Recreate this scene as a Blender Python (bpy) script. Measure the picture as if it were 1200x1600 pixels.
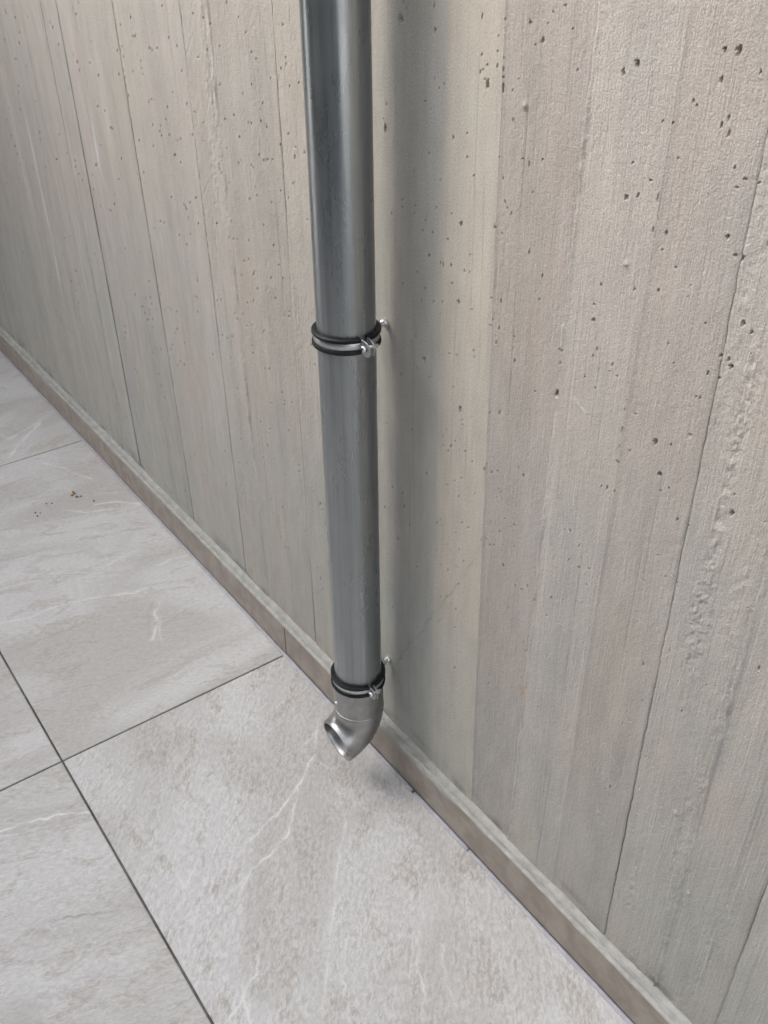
import bpy, bmesh, math, random
import numpy as np
from mathutils import Matrix, Vector

# ------------------------------------------------------------------ camera, sky, sun, exposure
scene = bpy.context.scene
for ob in list(bpy.data.objects):
    bpy.data.objects.remove(ob, do_unlink=True)
COL = scene.collection
cam_data = bpy.data.cameras.new('camera')
cam = bpy.data.objects.new('camera', cam_data)
COL.objects.link(cam)
cam_data.sensor_fit = 'HORIZONTAL'
cam_data.sensor_width = 36.0
cam_data.lens = 36.0 * 1475.37 / 1200.0
cam_data.clip_start = 0.02
cam_data.clip_end = 1500.0
RIGHT = Vector((0.5883, 0.8086, -0.0094)).normalized()
DOWN = Vector((0.4505, -0.3375, -0.8265)).normalized()
FWD = RIGHT.cross(DOWN).normalized()
DOWN = FWD.cross(RIGHT).normalized()
CAM = Vector((1.4024, -0.7337, 1.4477))
cam.matrix_world = Matrix(((RIGHT.x, -DOWN.x, -FWD.x, CAM.x),
                           (RIGHT.y, -DOWN.y, -FWD.y, CAM.y),
                           (RIGHT.z, -DOWN.z, -FWD.z, CAM.z),
                           (0, 0, 0, 1)))
scene.camera = cam

SUN_AZ = math.radians(39)      # from the wall's outward normal (-y) towards -x
SUN_EL = math.radians(37)
world = bpy.data.worlds.new('World')
scene.world = world
world.use_nodes = True
wn = world.node_tree.nodes
wl = world.node_tree.links
wn.clear()
sky = wn.new('ShaderNodeTexSky')
sky.sky_type = 'NISHITA'
sky.sun_disc = False
sky.sun_elevation = SUN_EL
sky.sun_rotation = math.radians(180) + SUN_AZ
sky.dust_density = 4.0
sky.air_density = 1.0
sky.ozone_density = 1.0
hsv = wn.new('ShaderNodeHueSaturation')
hsv.inputs['Saturation'].default_value = 0.22
bg = wn.new('ShaderNodeBackground')
bg.inputs['Strength'].default_value = 0.15
wo = wn.new('ShaderNodeOutputWorld')
wl.new(sky.outputs[0], hsv.inputs['Color'])
wl.new(hsv.outputs[0], bg.inputs['Color'])
wl.new(bg.outputs[0], wo.inputs['Surface'])

sun_data = bpy.data.lights.new('sun', 'SUN')
sun_data.energy = 0.5
sun_data.angle = math.radians(30)
sun_data.color = (1.0, 0.95, 0.89)
sun = bpy.data.objects.new('sun', sun_data)
COL.objects.link(sun)
to_sun = Vector((-math.sin(SUN_AZ) * math.cos(SUN_EL), -math.cos(SUN_AZ) * math.cos(SUN_EL), math.sin(SUN_EL)))
sun.rotation_euler = to_sun.to_track_quat('Z', 'Y').to_euler()
sun.location = to_sun * 20

scene.view_settings.view_transform = 'Standard'
scene.view_settings.look = 'None'
scene.view_settings.gamma = 1.0
scene.view_settings.use_curve_mapping = False
scene.view_settings.exposure = 2.08
scene.cycles.max_bounces = 6
scene.cycles.diffuse_bounces = 3
scene.cycles.adaptive_threshold = 0.02
scene.cycles.glossy_bounces = 4

# ------------------------------------------------------------------ helpers
RNG = np.random.RandomState(7)
TAB = RNG.rand(16, 256, 256) * 2 - 1

def vn(u, v, s):
    """value noise in [-1, 1]"""
    t = TAB[s % 16]
    u = u + 37.3 * s; v = v + 11.9 * s
    iu = np.floor(u).astype(np.int64); iv = np.floor(v).astype(np.int64)
    fu = u - iu; fv = v - iv
    fu = fu * fu * fu * (fu * (fu * 6 - 15) + 10); fv = fv * fv * fv * (fv * (fv * 6 - 15) + 10)
    a = iu & 255; b = (iu + 1) & 255; c = iv & 255; d = (iv + 1) & 255
    return (t[a, c] * (1 - fu) + t[b, c] * fu) * (1 - fv) + (t[a, d] * (1 - fu) + t[b, d] * fu) * fv

def fbm(u, v, s, o=3):
    r = 0; amp = 1.0; n = 0
    for k in range(o):
        r = r + amp * vn(u * 2 ** k, v * 2 ** k, s + 3 * k); n += amp; amp *= 0.5
    return r / n

def sstep(x, a, b):
    t = np.clip((x - a) / (b - a), 0, 1)
    return t * t * (3 - 2 * t)

def link(name, me, mat=None, parent=None):
    ob = bpy.data.objects.new(name, me)
    COL.objects.link(ob)
    if mat and me is not None and not me.materials:
        me.materials.append(mat)
    if parent is not None:
        ob.parent = parent
    return ob

def empty(name, loc):
    ob = bpy.data.objects.new(name, None)
    COL.objects.link(ob)
    ob.location = loc
    ob.empty_display_size = 0.05
    return ob

def tag(ob, label, cat, group=None):
    ob['label'] = label
    ob['category'] = cat
    if group:
        ob['group'] = group
    return ob

def grid_mesh(name, P, attrs=None, smooth=True, flip=False):
    """P: (n, m, 3) lattice of points"""
    n, m, _ = P.shape
    idx = np.arange(n * m).reshape(n, m)
    q = np.stack([idx[:-1, :-1], idx[1:, :-1], idx[1:, 1:], idx[:-1, 1:]], -1).reshape(-1, 4)
    if flip:
        q = q[:, ::-1]
    me = bpy.data.meshes.new(name)
    me.vertices.add(n * m)
    me.vertices.foreach_set('co', P.reshape(-1).astype(np.float32))
    me.loops.add(q.size)
    me.loops.foreach_set('vertex_index', np.ascontiguousarray(q.reshape(-1)).astype(np.int32))
    me.polygons.add(len(q))
    me.polygons.foreach_set('loop_start', np.arange(0, q.size, 4, dtype=np.int32))
    me.polygons.foreach_set('loop_total', np.full(len(q), 4, dtype=np.int32))
    me.polygons.foreach_set('use_smooth', np.full(len(q), smooth, dtype=bool))
    me.update(calc_edges=True)
    if attrs:
        for k, a in attrs.items():
            at = me.attributes.new(k, 'FLOAT', 'POINT')
            at.data.foreach_set('value', a.reshape(-1).astype(np.float32))
    return me

def from_bm(name, bm, smooth=False, angle=None):
    bmesh.ops.recalc_face_normals(bm, faces=bm.faces)
    me = bpy.data.meshes.new(name)
    bm.to_mesh(me)
    bm.free()
    if smooth:
        for p in me.polygons:
            p.use_smooth = True
        if angle is not None:
            try:
                me.set_sharp_from_angle(angle=angle)
            except Exception:
                pass
    return me

def bm_box(bm, x0, x1, y0, y1, z0, z1, bev=0.0, seg=1):
    r = bmesh.ops.create_cube(bm, size=1.0)
    vs = r['verts']
    for v in vs:
        v.co = Vector(((x0 + x1) / 2 + v.co.x * (x1 - x0), (y0 + y1) / 2 + v.co.y * (y1 - y0), (z0 + z1) / 2 + v.co.z * (z1 - z0)))
    if bev:
        es = list({e for v in vs for e in v.link_edges})
        bmesh.ops.bevel(bm, geom=es, offset=bev, segments=seg, affect='EDGES', profile=0.6)

def bm_cyl(bm, p0, p1, r0, r1=None, seg=24, bev=0.0):
    r1 = r0 if r1 is None else r1
    p0 = Vector(p0); p1 = Vector(p1)
    ax = p1 - p0
    q = ax.to_track_quat('Z', 'Y').to_matrix().to_4x4()
    M = Matrix.Translation((p0 + p1) / 2) @ q
    r = bmesh.ops.create_cone(bm, cap_ends=True, segments=seg, radius1=r0, radius2=r1, depth=ax.length, matrix=M)
    if bev:
        es = [e for e in {e for v in r['verts'] for e in v.link_edges} if any(len(f.verts) > 4 for f in e.link_faces)]
        bmesh.ops.bevel(bm, geom=es, offset=bev, segments=2, affect='EDGES', profile=0.5)

def bm_sweep(bm, rings, closed_loop=False, cap=True):
    """rings: list of lists of points, equal count; each ring closed"""
    vr = [[bm.verts.new(p) for p in ring] for ring in rings]
    n = len(vr[0])
    rng = range(len(vr) if closed_loop else len(vr) - 1)
    for i in rng:
        a = vr[i]; b = vr[(i + 1) % len(vr)]
        for k in range(n):
            bm.faces.new((a[k], a[(k + 1) % n], b[(k + 1) % n], b[k]))
    if cap and not closed_loop:
        bm.faces.new(vr[0]); bm.faces.new(list(reversed(vr[-1])))

def bm_ring_sector(bm, prof, a0, a1, n):
    """prof: closed list of (r, z); swept about the z axis from angle a0 to a1"""
    rings = []
    for i in range(n + 1):
        a = a0 + (a1 - a0) * i / n
        rings.append([(r * math.cos(a), r * math.sin(a), z) for r, z in prof])
    bm_sweep(bm, rings)

# ------------------------------------------------------------------ materials
def new_mat(name):
    m = bpy.data.materials.new(name)
    m.use_nodes = True
    nt = m.node_tree
    b = nt.nodes.get('Principled BSDF')
    return m, nt, b

class NT:
    def __init__(s, nt):
        s.nt = nt
    def n(s, t, **kw):
        nd = s.nt.nodes.new(t)
        for k, v in kw.items():
            setattr(nd, k, v)
        return nd
    def _in(s, sock, v):
        if isinstance(v, bpy.types.NodeSocket):
            s.nt.links.new(v, sock)
        else:
            sock.default_value = v
    def math(s, op, a, b=0.0, c=0.0, clamp=False):
        nd = s.n('ShaderNodeMath', operation=op, use_clamp=clamp)
        s._in(nd.inputs[0], a); s._in(nd.inputs[1], b); s._in(nd.inputs[2], c)
        return nd.outputs[0]
    def mapping(s, vec, loc=(0, 0, 0), rot=(0, 0, 0), sc=(1, 1, 1)):
        nd = s.n('ShaderNodeMapping')
        s._in(nd.inputs[0], vec); s._in(nd.inputs[1], loc); s._in(nd.inputs[2], rot); s._in(nd.inputs[3], sc)
        return nd.outputs[0]
    def noise(s, vec, scale, detail=3.0, rough=0.55, dist=0.0, dim='3D'):
        nd = s.n('ShaderNodeTexNoise', noise_dimensions=dim)
        s._in(nd.inputs['Vector'], vec); s._in(nd.inputs['Scale'], scale); s._in(nd.inputs['Detail'], detail)
        s._in(nd.inputs['Roughness'], rough); s._in(nd.inputs['Distortion'], dist)
        return nd.outputs['Fac']
    def voronoi(s, vec, scale, feature='F1'):
        nd = s.n('ShaderNodeTexVoronoi', feature=feature)
        s._in(nd.inputs['Vector'], vec); s._in(nd.inputs['Scale'], scale)
        return nd.outputs['Distance']
    def rng(s, v, a, b, c=0.0, d=1.0, smooth=True):
        nd = s.n('ShaderNodeMapRange', interpolation_type='SMOOTHSTEP' if smooth else 'LINEAR')
        s._in(nd.inputs[0], v); s._in(nd.inputs[1], a); s._in(nd.inputs[2], b); s._in(nd.inputs[3], c); s._in(nd.inputs[4], d)
        return nd.outputs[0]
    def mix(s, f, a, b, mode='MIX'):
        nd = s.n('ShaderNodeMix', data_type='RGBA', blend_type=mode)
        s._in(nd.inputs[0], f)
        for sock, v in ((nd.inputs[6], a), (nd.inputs[7], b)):
            if isinstance(v, tuple) and len(v) == 3:
                v = v + (1.0,)
            s._in(sock, v)
        return nd.outputs[2]
    def gain(s, col, f):
        """scale a colour by a scalar"""
        nd = s.n('ShaderNodeVectorMath', operation='SCALE')
        s._in(nd.inputs[0], col); s._in(nd.inputs[3], f)
        return nd.outputs[0]
    def bump(s, h, strength, dist, normal=None):
        nd = s.n('ShaderNodeBump')
        s._in(nd.inputs['Height'], h); nd.inputs['Strength'].default_value = strength; nd.inputs['Distance'].default_value = dist
        if normal is not None:
            s._in(nd.inputs['Normal'], normal)
        return nd.outputs[0]
    def attr(s, name):
        return s.n('ShaderNodeAttribute', attribute_name=name).outputs['Fac']

def concrete_material():
    m, nt, b = new_mat('board_formed_concrete')
    N = NT(nt)
    P3 = N.n('ShaderNodeTexCoord').outputs['Object']
    info = N.n('ShaderNodeObjectInfo')
    tint = info.outputs['Color']; relief = info.outputs['Alpha']
    sep = N.n('ShaderNodeSeparateXYZ'); nt.links.new(P3, sep.inputs[0])
    z = sep.outputs[2]
    cb = N.n('ShaderNodeCombineXYZ')
    nt.links.new(sep.outputs[0], cb.inputs[0]); nt.links.new(z, cb.inputs[1])
    P = cb.outputs[0]                                # the wall's own plane
    def nz(sc, scale, det, ro=0.55, loc=(0, 0, 0), dist=0.0):
        return N.noise(N.mapping(P, loc=loc, sc=sc), scale, det, ro, dist, dim='2D')
    n1 = nz((1, .10, 1), 15.0, 3, .55, dist=.4)      # broad vertical runs
    n2 = nz((1, 1, 1), 3.2, 2)                       # clouds
    n3 = nz((1, .05, 1), 95.0, 2, .6)                # wood grain
    n4 = nz((1, 1, 1), 400.0, 2, .6)                 # sand
    n5 = nz((1, .35, 1), 40.0, 2, .6, (7, 3, 0))     # patches of laitance
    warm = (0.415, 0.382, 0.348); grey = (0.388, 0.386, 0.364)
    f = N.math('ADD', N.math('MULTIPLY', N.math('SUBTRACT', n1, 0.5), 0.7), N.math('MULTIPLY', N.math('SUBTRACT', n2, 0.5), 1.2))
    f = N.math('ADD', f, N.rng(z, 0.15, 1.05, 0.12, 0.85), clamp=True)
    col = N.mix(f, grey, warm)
    oc = N.rng(nz((1, .16, 1), 9.0, 2, .5, (4.1, 2, 0)), 0.50, 0.70)
    col = N.mix(N.math('MULTIPLY', oc, 0.18), col, (0.455, 0.40, 0.325))
    col = N.mix(1.0, col, tint, 'MULTIPLY')
    g = N.math('ADD', N.math('MULTIPLY', n3, 0.12), N.math('ADD', N.math('MULTIPLY', n4, 0.55), N.math('MULTIPLY', n1, 0.26)))
    g = N.math('ADD', g, N.math('MULTIPLY', n5, 0.22))
    col = N.gain(col, N.math('ADD', 0.425, g))
    col = N.mix(N.math('MULTIPLY', N.attr('pale'), 1.0, clamp=True), col, (0.60, 0.60, 0.60))
    col = N.mix(N.math('MULTIPLY', N.attr('dirt'), 1.0, clamp=True), col, (0.085, 0.085, 0.08))
    col = N.mix(N.math('MULTIPLY', N.attr('rust'), 1.0, clamp=True), col, (0.40, 0.24, 0.12))
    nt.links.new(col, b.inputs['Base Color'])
    b.inputs['Roughness'].default_value = 0.88
    b.inputs['Specular IOR Level'].default_value = 0.3
    fine = nz((1, 1, 1), 500.0, 2, .65)
    grain = nz((1, .035, 1), 320.0, 2, .6)
    h = N.math('ADD', N.math('MULTIPLY', fine, 0.6), N.math('MULTIPLY', grain, 0.6))
    h = N.math('MULTIPLY', h, relief)
    nt.links.new(N.bump(h, 1.0, 0.0017), b.inputs['Normal'])
    return m

def tile_material():
    m, nt, b = new_mat('slate_porcelain')
    N = NT(nt)
    P0 = N.n('ShaderNodeTexCoord').outputs['Object']
    info = N.n('ShaderNodeObjectInfo').outputs['Color']
    sc = N.n('ShaderNodeSeparateColor'); nt.links.new(info, sc.inputs[0])
    ang = N.math('MULTIPLY', sc.outputs[0], math.pi)
    fleck_amt = sc.outputs[2]
    off = N.math('MULTIPLY', sc.outputs[1], 40.0)
    cx = N.n('ShaderNodeCombineXYZ')
    nt.links.new(ang, cx.inputs[2])
    co = N.n('ShaderNodeCombineXYZ'); nt.links.new(off, co.inputs[0]); nt.links.new(off, co.inputs[1])
    rot = N.n('ShaderNodeMapping', vector_type='TEXTURE')
    nt.links.new(P0, rot.inputs[0]); nt.links.new(cx.outputs[0], rot.inputs[2])
    add = N.n('ShaderNodeVectorMath', operation='ADD')
    nt.links.new(rot.outputs[0], add.inputs[0]); nt.links.new(co.outputs[0], add.inputs[1])
    P = add.outputs[0]
    big = N.noise(N.mapping(P, sc=(0.55, 1, 1)), 4.5, 4, 0.55, 0.6, dim='2D')
    mid = N.noise(N.mapping(P, sc=(0.4, 1, 1)), 22.0, 4, 0.6, 0.8, dim='2D')
    fl = N.noise(N.mapping(P, sc=(0.45, 1, 1)), 170.0, 3, 0.66, 0.45, dim='2D')
    fl2 = N.noise(N.mapping(P, sc=(0.5, 1, 1)), 420.0, 2, 0.6, 0.5, dim='2D')
    wis = N.noise(N.mapping(P, sc=(0.22, 1, 1)), 15.0, 3, 0.5, 1.0, dim='2D')
    wisp = N.rng(N.math('ABSOLUTE', N.math('SUBTRACT', wis, 0.5)), 0.0, 0.010, 1.0, 0.0)
    wisp = N.math('MULTIPLY', wisp, N.rng(N.noise(P, 7.0, 2, 0.5, dim='2D'), 0.52, 0.66))
    base = N.mix(N.rng(big, 0.34, 0.66), (0.438, 0.422, 0.406), (0.535, 0.525, 0.517))
    base = N.mix(N.rng(mid, 0.52, 0.70, 0.0, 0.60), base, (0.40, 0.370, 0.340))
    flv = N.math('MULTIPLY', N.math('SUBTRACT', N.rng(fl, 0.30, 0.70), 0.5), N.math('MULTIPLY', fleck_amt, N.rng(mid, 0.3, 0.7, 0.35, 0.95)))
    g = N.math('ADD', N.math('ADD', 1.0, flv), N.math('MULTIPLY', N.math('SUBTRACT', fl2, 0.5), 0.28))
    base = N.gain(base, g)
    base = N.mix(N.math('MULTIPLY', wisp, 0.55), base, (0.62, 0.61, 0.60))
    base = N.mix(N.math('MULTIPLY', N.attr('vein'), 1.0, clamp=True), base, (0.67, 0.663, 0.655))
    base = N.mix(N.math('MULTIPLY', N.attr('dark'), 0.8, clamp=True), base, (0.24, 0.225, 0.21))
    nt.links.new(base, b.inputs['Base Color'])
    nt.links.new(N.rng(fl, 0.3, 0.7, 0.52, 0.68), b.inputs['Roughness'])
    b.inputs['Specular IOR Level'].default_value = 0.4
    h = N.math('ADD', N.math('MULTIPLY', fl, N.math('ADD', 0.3, fleck_amt)), N.math('ADD', N.math('MULTIPLY', mid, 1.2), N.math('MULTIPLY', fl2, 0.4)))
    nt.links.new(N.bump(h, 0.6, 0.0014), b.inputs['Normal'])
    return m

def simple_mat(name, c0, c1, scale, rough=0.7, metallic=0.0, bump=0.3, bdist=0.0006, bscale=500.0, stretch=(1, 1, 1), spec=0.5, detail=4):
    m, nt, b = new_mat(name)
    N = NT(nt)
    P = N.n('ShaderNodeTexCoord').outputs['Object']
    Q = N.mapping(P, sc=stretch)
    n = N.noise(Q, scale, detail, 0.6, 0.3)
    nt.links.new(N.mix(N.rng(n, 0.32, 0.68), c0, c1), b.inputs['Base Color'])
    b.inputs['Metallic'].default_value = metallic
    b.inputs['Specular IOR Level'].default_value = spec
    n2 = N.noise(Q, bscale, 3, 0.6)
    nt.links.new(N.rng(n2, 0.25, 0.75, rough - 0.06, rough + 0.06), b.inputs['Roughness'])
    if bump:
        nt.links.new(N.bump(n2, bump, bdist), b.inputs['Normal'])
    return m

def pipe_material():
    m, nt, b = new_mat('weathered_zinc_steel')
    N = NT(nt)
    P = N.n('ShaderNodeTexCoord').outputs['Object']
    st = N.noise(N.mapping(P, sc=(1, 1, 0.02)), 130.0, 4, 0.65)
    st2 = N.noise(N.mapping(P, sc=(1, 1, 0.008)), 420.0, 3, 0.6)
    blot = N.noise(N.mapping(P, sc=(1, 1, 0.35)), 26.0, 4, 0.6, 0.5)
    fine = N.noise(N.mapping(P, sc=(1, 1, 0.3)), 900.0, 2, 0.5)
    col = N.mix(N.rng(st, 0.3, 0.7), (0.285, 0.305, 0.315), (0.36, 0.38, 0.387))
    col = N.mix(N.rng(blot, 0.5, 0.75, 0, 0.5), col, (0.30, 0.33, 0.335))
    scr = N.rng(N.math('ABSOLUTE', N.math('SUBTRACT', st2, 0.5)), 0.0, 0.006, 1.0, 0.0)
    scr = N.math('MULTIPLY', scr, N.rng(N.noise(P, 9.0, 2, 0.5), 0.5, 0.62))
    col = N.mix(N.math('MULTIPLY', scr, 0.6), col, (0.14, 0.15, 0.16))
    nt.links.new(col, b.inputs['Base Color'])
    b.inputs['Metallic'].default_value = 0.92
    r = N.math('ADD', N.rng(blot, 0.3, 0.7, 0.25, 0.37), N.math('MULTIPLY', N.math('SUBTRACT', st, 0.5), 0.08))
    nt.links.new(r, b.inputs['Roughness'])
    h = N.math('ADD', N.math('MULTIPLY', st2, 0.6), N.math('MULTIPLY', fine, 0.25))
    nt.links.new(N.bump(h, 0.12, 0.0004), b.inputs['Normal'])
    return m

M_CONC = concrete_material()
M_TILE = tile_material()
M_PIPE = pipe_material()
M_SKIRT = simple_mat('brown_skirting_tile', (0.245, 0.210, 0.182), (0.335, 0.295, 0.26), 22.0, 0.6, bump=0.35, bscale=420.0, detail=6)
M_MORTAR = simple_mat('pale_mortar', (0.33, 0.324, 0.30), (0.42, 0.412, 0.385), 45.0, 0.9, bump=0.4, bdist=0.001, bscale=420.0, spec=0.2)
M_SEAL = simple_mat('lilac_grey_sealant', (0.33, 0.315, 0.35), (0.41, 0.395, 0.43), 40.0, 0.55, bump=0.2, bscale=260.0)
M_GROUT = simple_mat('dark_grout', (0.075, 0.072, 0.068), (0.15, 0.145, 0.138), 30.0, 0.9, bump=0.4, bscale=600.0, spec=0.2)
M_ELBOW = simple_mat('satin_stainless_steel', (0.32, 0.318, 0.315), (0.41, 0.407, 0.403), 40.0, 0.35, 0.95, bump=0.10, bdist=0.0003, bscale=900.0)
M_BAND = simple_mat('brushed_steel_band', (0.50, 0.52, 0.53), (0.62, 0.64, 0.65), 60.0, 0.34, 0.95, bump=0.08, bdist=0.0002, bscale=700.0, stretch=(1, 1, 6))
M_BOLT = simple_mat('bright_zinc_plating', (0.60, 0.62, 0.62), (0.76, 0.77, 0.76), 90.0, 0.26, 0.95, bump=0.08, bdist=0.0002, bscale=900.0)
M_RUBBER = simple_mat('black_rubber', (0.008, 0.008, 0.009), (0.014, 0.014, 0.015), 80.0, 0.55, spec=0.25, bump=0.15, bdist=0.0003, bscale=600.0)
M_PLUG = simple_mat('pale_plastic_plug', (0.55, 0.55, 0.53), (0.66, 0.66, 0.64), 90.0, 0.5)
M_GROUND = simple_mat('pale_gravel', (0.50, 0.49, 0.47), (0.62, 0.61, 0.59), 0.8, 0.95, bump=0.0)
M_SIDE_SHADE = simple_mat('grey_side_shade', (0.30, 0.29, 0.28), (0.38, 0.37, 0.355), 6.0, 0.9, bump=0.5, bdist=0.002, bscale=160.0)
M_FRONT_SHADE = simple_mat('slate_grey_front_shade', (0.10, 0.105, 0.11), (0.14, 0.145, 0.15), 6.0, 0.85, bump=0.5, bdist=0.002, bscale=160.0)
M_CRUMB = simple_mat('rust_brown_crumb', (0.22, 0.11, 0.035), (0.34, 0.19, 0.07), 400.0, 0.9)
M_SPECK = simple_mat('dark_grit', (0.05, 0.045, 0.04), (0.11, 0.10, 0.09), 400.0, 0.9)

# ------------------------------------------------------------------ ground beyond the terrace
gr = bmesh.new()
bmesh.ops.create_grid(gr, x_segments=8, y_segments=8, size=400.0)
go = link('ground', from_bm('ground', gr), M_GROUND)
go.location = (0, 0, -0.16)
go['kind'] = 'structure'

# ------------------------------------------------------------------ floor with tiles
fb = bmesh.new()
bm_box(fb, -4.8, 7.2, -4.72, 0.0195, -0.14, -0.0022)
floor = link('floor', from_bm('floor', fb), M_GROUT)
floor['kind'] = 'structure'

GAP = 0.0021
VEINS = {
 'A': [([(0.1648,-0.0068),(0.2296,-0.0671),(0.2792,-0.1059),(0.3219,-0.1604),(0.3581,-0.2287),(0.3754,-0.2833),(0.384,-0.3251)],.0015,1),
       ([(0.3246,-0.1688),(0.373,-0.2086),(0.4155,-0.2505),(0.4289,-0.2957),(0.4366,-0.3364),(0.4608,-0.3676)],.0017,1),
       ([(0.2292,-0.067),(0.2492,-0.0981),(0.25,-0.155)],.001,.5),
       ([(0.292,-0.1141),(0.3317,-0.0981),(0.4016,-0.1239),(0.453,-0.1452)],.001,.45),
       ([(0.2102,-0.3828),(0.2516,-0.3843),(0.2975,-0.3886),(0.317,-0.416),(0.343,-0.443),(0.4002,-0.445),(0.4453,-0.4506),(0.4798,-0.4678)],.0019,.8),
       ([(0.3641,-0.4041),(0.4002,-0.445),(0.4303,-0.4709)],.0016,.7),
       ([(0.40,-0.40),(0.43,-0.43),(0.47,-0.436)],.002,.45),
       ([(0.5473,-0.3762),(0.5851,-0.4036),(0.6098,-0.4286),(0.6254,-0.456),(0.6458,-0.4906)],.0019,.9),
       ([(0.617,-0.4513),(0.6486,-0.4637),(0.6686,-0.4671),(0.72,-0.48)],.0018,.8),
       ([(0.453,-0.1452),(0.5031,-0.1952),(0.564,-0.2421),(0.648,-0.3096),(0.7281,-0.3786)],.0012,.8),
       ([(0.6424,-0.2737),(0.6939,-0.3143),(0.7524,-0.3456)],.0013,.7),
       ([(0.039,-0.4432),(0.1007,-0.4715),(0.1391,-0.5136)],.001,.4),
       ([(0.0411,-0.3485),(0.1406,-0.3687),(0.1954,-0.3911)],.0012,.4),
       ([(0.70,-0.17),(0.75,-0.21),(0.79,-0.225),(0.83,-0.27)],.0014,.7),
       ([(0.74,-0.155),(0.80,-0.19),(0.835,-0.20)],.0014,.6)],
 'B': [([(0.0926,-0.6661),(0.0991,-0.6298),(0.1123,-0.5952),(0.1236,-0.5596),(0.1509,-0.5182)],.0022,1),
       ([(0.1056,-0.6702),(0.1186,-0.6418),(0.1318,-0.5965)],.0015,.7),
       ([(0.1683,-0.6899),(0.1695,-0.6262),(0.205,-0.5676)],.0012,.3),
       ([(0.41,-0.72),(0.44,-0.67),(0.43,-0.63)],.0014,.4)],
 'C': [([(-0.4891,-0.1218),(-0.4734,-0.0912),(-0.479,-0.0503),(-0.4697,-0.0082)],.002,.9),
       ([(-0.3397,-0.1494),(-0.3077,-0.175),(-0.2689,-0.1893),(-0.2213,-0.2215)],.0024,1),
       ([(-0.2742,-0.1799),(-0.21,-0.2063)],.002,.7),
       ([(-0.4882,-0.4838),(-0.4689,-0.425),(-0.4715,-0.3436),(-0.4376,-0.2458),(-0.4073,-0.1874),(-0.4071,-0.1513)],.0022,.7),
       ([(-0.6906,-0.4203),(-0.6416,-0.3736),(-0.5958,-0.3121),(-0.5512,-0.243)],.002,.5),
       ([(-0.861,-0.1923),(-0.8112,-0.1483),(-0.7894,-0.0854)],.0024,.8),
       ([(-0.8368,-0.1143),(-0.8129,-0.0593),(-0.7607,-0.0081)],.0024,.8),
       ([(-0.8862,-0.0864),(-0.8505,-0.0269)],.0024,.5),
       ([(-1.1448,-0.1548),(-1.0742,-0.1132),(-0.9662,-0.071)],.0026,.6),
       ([(-1.10,-0.06),(-1.03,-0.03)],.0024,.5),
       ([(-0.60,-0.30),(-0.55,-0.20),(-0.57,-0.10)],.002,.35),
       ([(-0.258,-0.1416),(-0.2816,-0.123),(-0.2833,-0.0563),(-0.2748,-0.0008)],.0016,.45)],
 'D': [([(-1.3358,-0.2179),(-1.3566,-0.1597),(-1.3906,-0.0865),(-1.447,-0.002)],.0034,.7),
       ([(-1.2096,-0.241),(-1.2996,-0.1698),(-1.3979,-0.066)],.0034,.8),
       ([(-1.25,-0.10),(-1.29,-0.18),(-1.40,-0.20)],.003,.5)],
}
DARKS = {
 'A': [([(0.29,-0.03),(0.40,-0.05),(0.46,-0.10)],.045,.13), ([(0.10,-0.36),(0.17,-0.33)],.03,.12), ([(0.24,-0.27),(0.28,-0.24)],.022,.12)],
 'B': [([(0.32,-0.6982),(0.3194,-0.6628),(0.3323,-0.6317),(0.3586,-0.5794),(0.3841,-0.5261)],.0011,.75)],
 'C': [([(-0.258,-0.1446),(-0.268,-0.133),(-0.278,-0.10)],.0018,.5),
       ([(-0.345,-0.165),(-0.31,-0.19),(-0.27,-0.205)],.003,.3),
       ([(-0.3743,-0.5196),(-0.3726,-0.3932),(-0.3716,-0.3273)],.006,.22)],
}

def polyline_field(X, Y, lines, warp, seed):
    out = np.zeros_like(X)
    wx = X + warp * fbm(X * 70, Y * 70, seed, 3)
    wy = Y + warp * fbm(X * 70, Y * 70, seed + 5, 3)
    for pts, w, k in lines:
        d = np.full_like(X, 1e9)
        for (ax, ay), (bx, by) in zip(pts[:-1], pts[1:]):
            L2 = (bx - ax) ** 2 + (by - ay) ** 2 + 1e-12
            t = np.clip(((wx - ax) * (bx - ax) + (wy - ay) * (by - ay)) / L2, 0, 1)
            d = np.minimum(d, np.hypot(wx - ax - t * (bx - ax), wy - ay - t * (by - ay)))
        mod = np.clip(0.75 + 0.7 * vn(X * 35, Y * 35, seed + 2), 0.15, 1.2)
        out = np.maximum(out, k * mod * (np.exp(-(d / (0.85 * w)) ** 2) + 0.16 * np.exp(-(d / (w * 4.5)) ** 2)))
    return out

def axis_samples(a, b, fa, fb, step, coarse=0.05):
    """samples from a to b, fine (step) between fa and fb"""
    s = [a, a + 0.0007]
    lo = max(a + 0.0007, fa); hi = min(b - 0.0007, fb)
    if hi <= lo:
        lo = hi = (a + b) / 2
    if lo - a > 0.002:
        s += list(np.linspace(a + 0.0007, lo, max(2, int((lo - a) / coarse) + 2))[1:])
    if hi > lo:
        s += list(np.linspace(lo, hi, max(2, int((hi - lo) / step) + 1))[1:])
    if b - hi > 0.002:
        s += list(np.linspace(hi, b - 0.0007, max(2, int((b - hi) / coarse) + 2))[1:])
    s += [b]
    return np.array(sorted(set(np.round(s, 6))))

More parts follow.
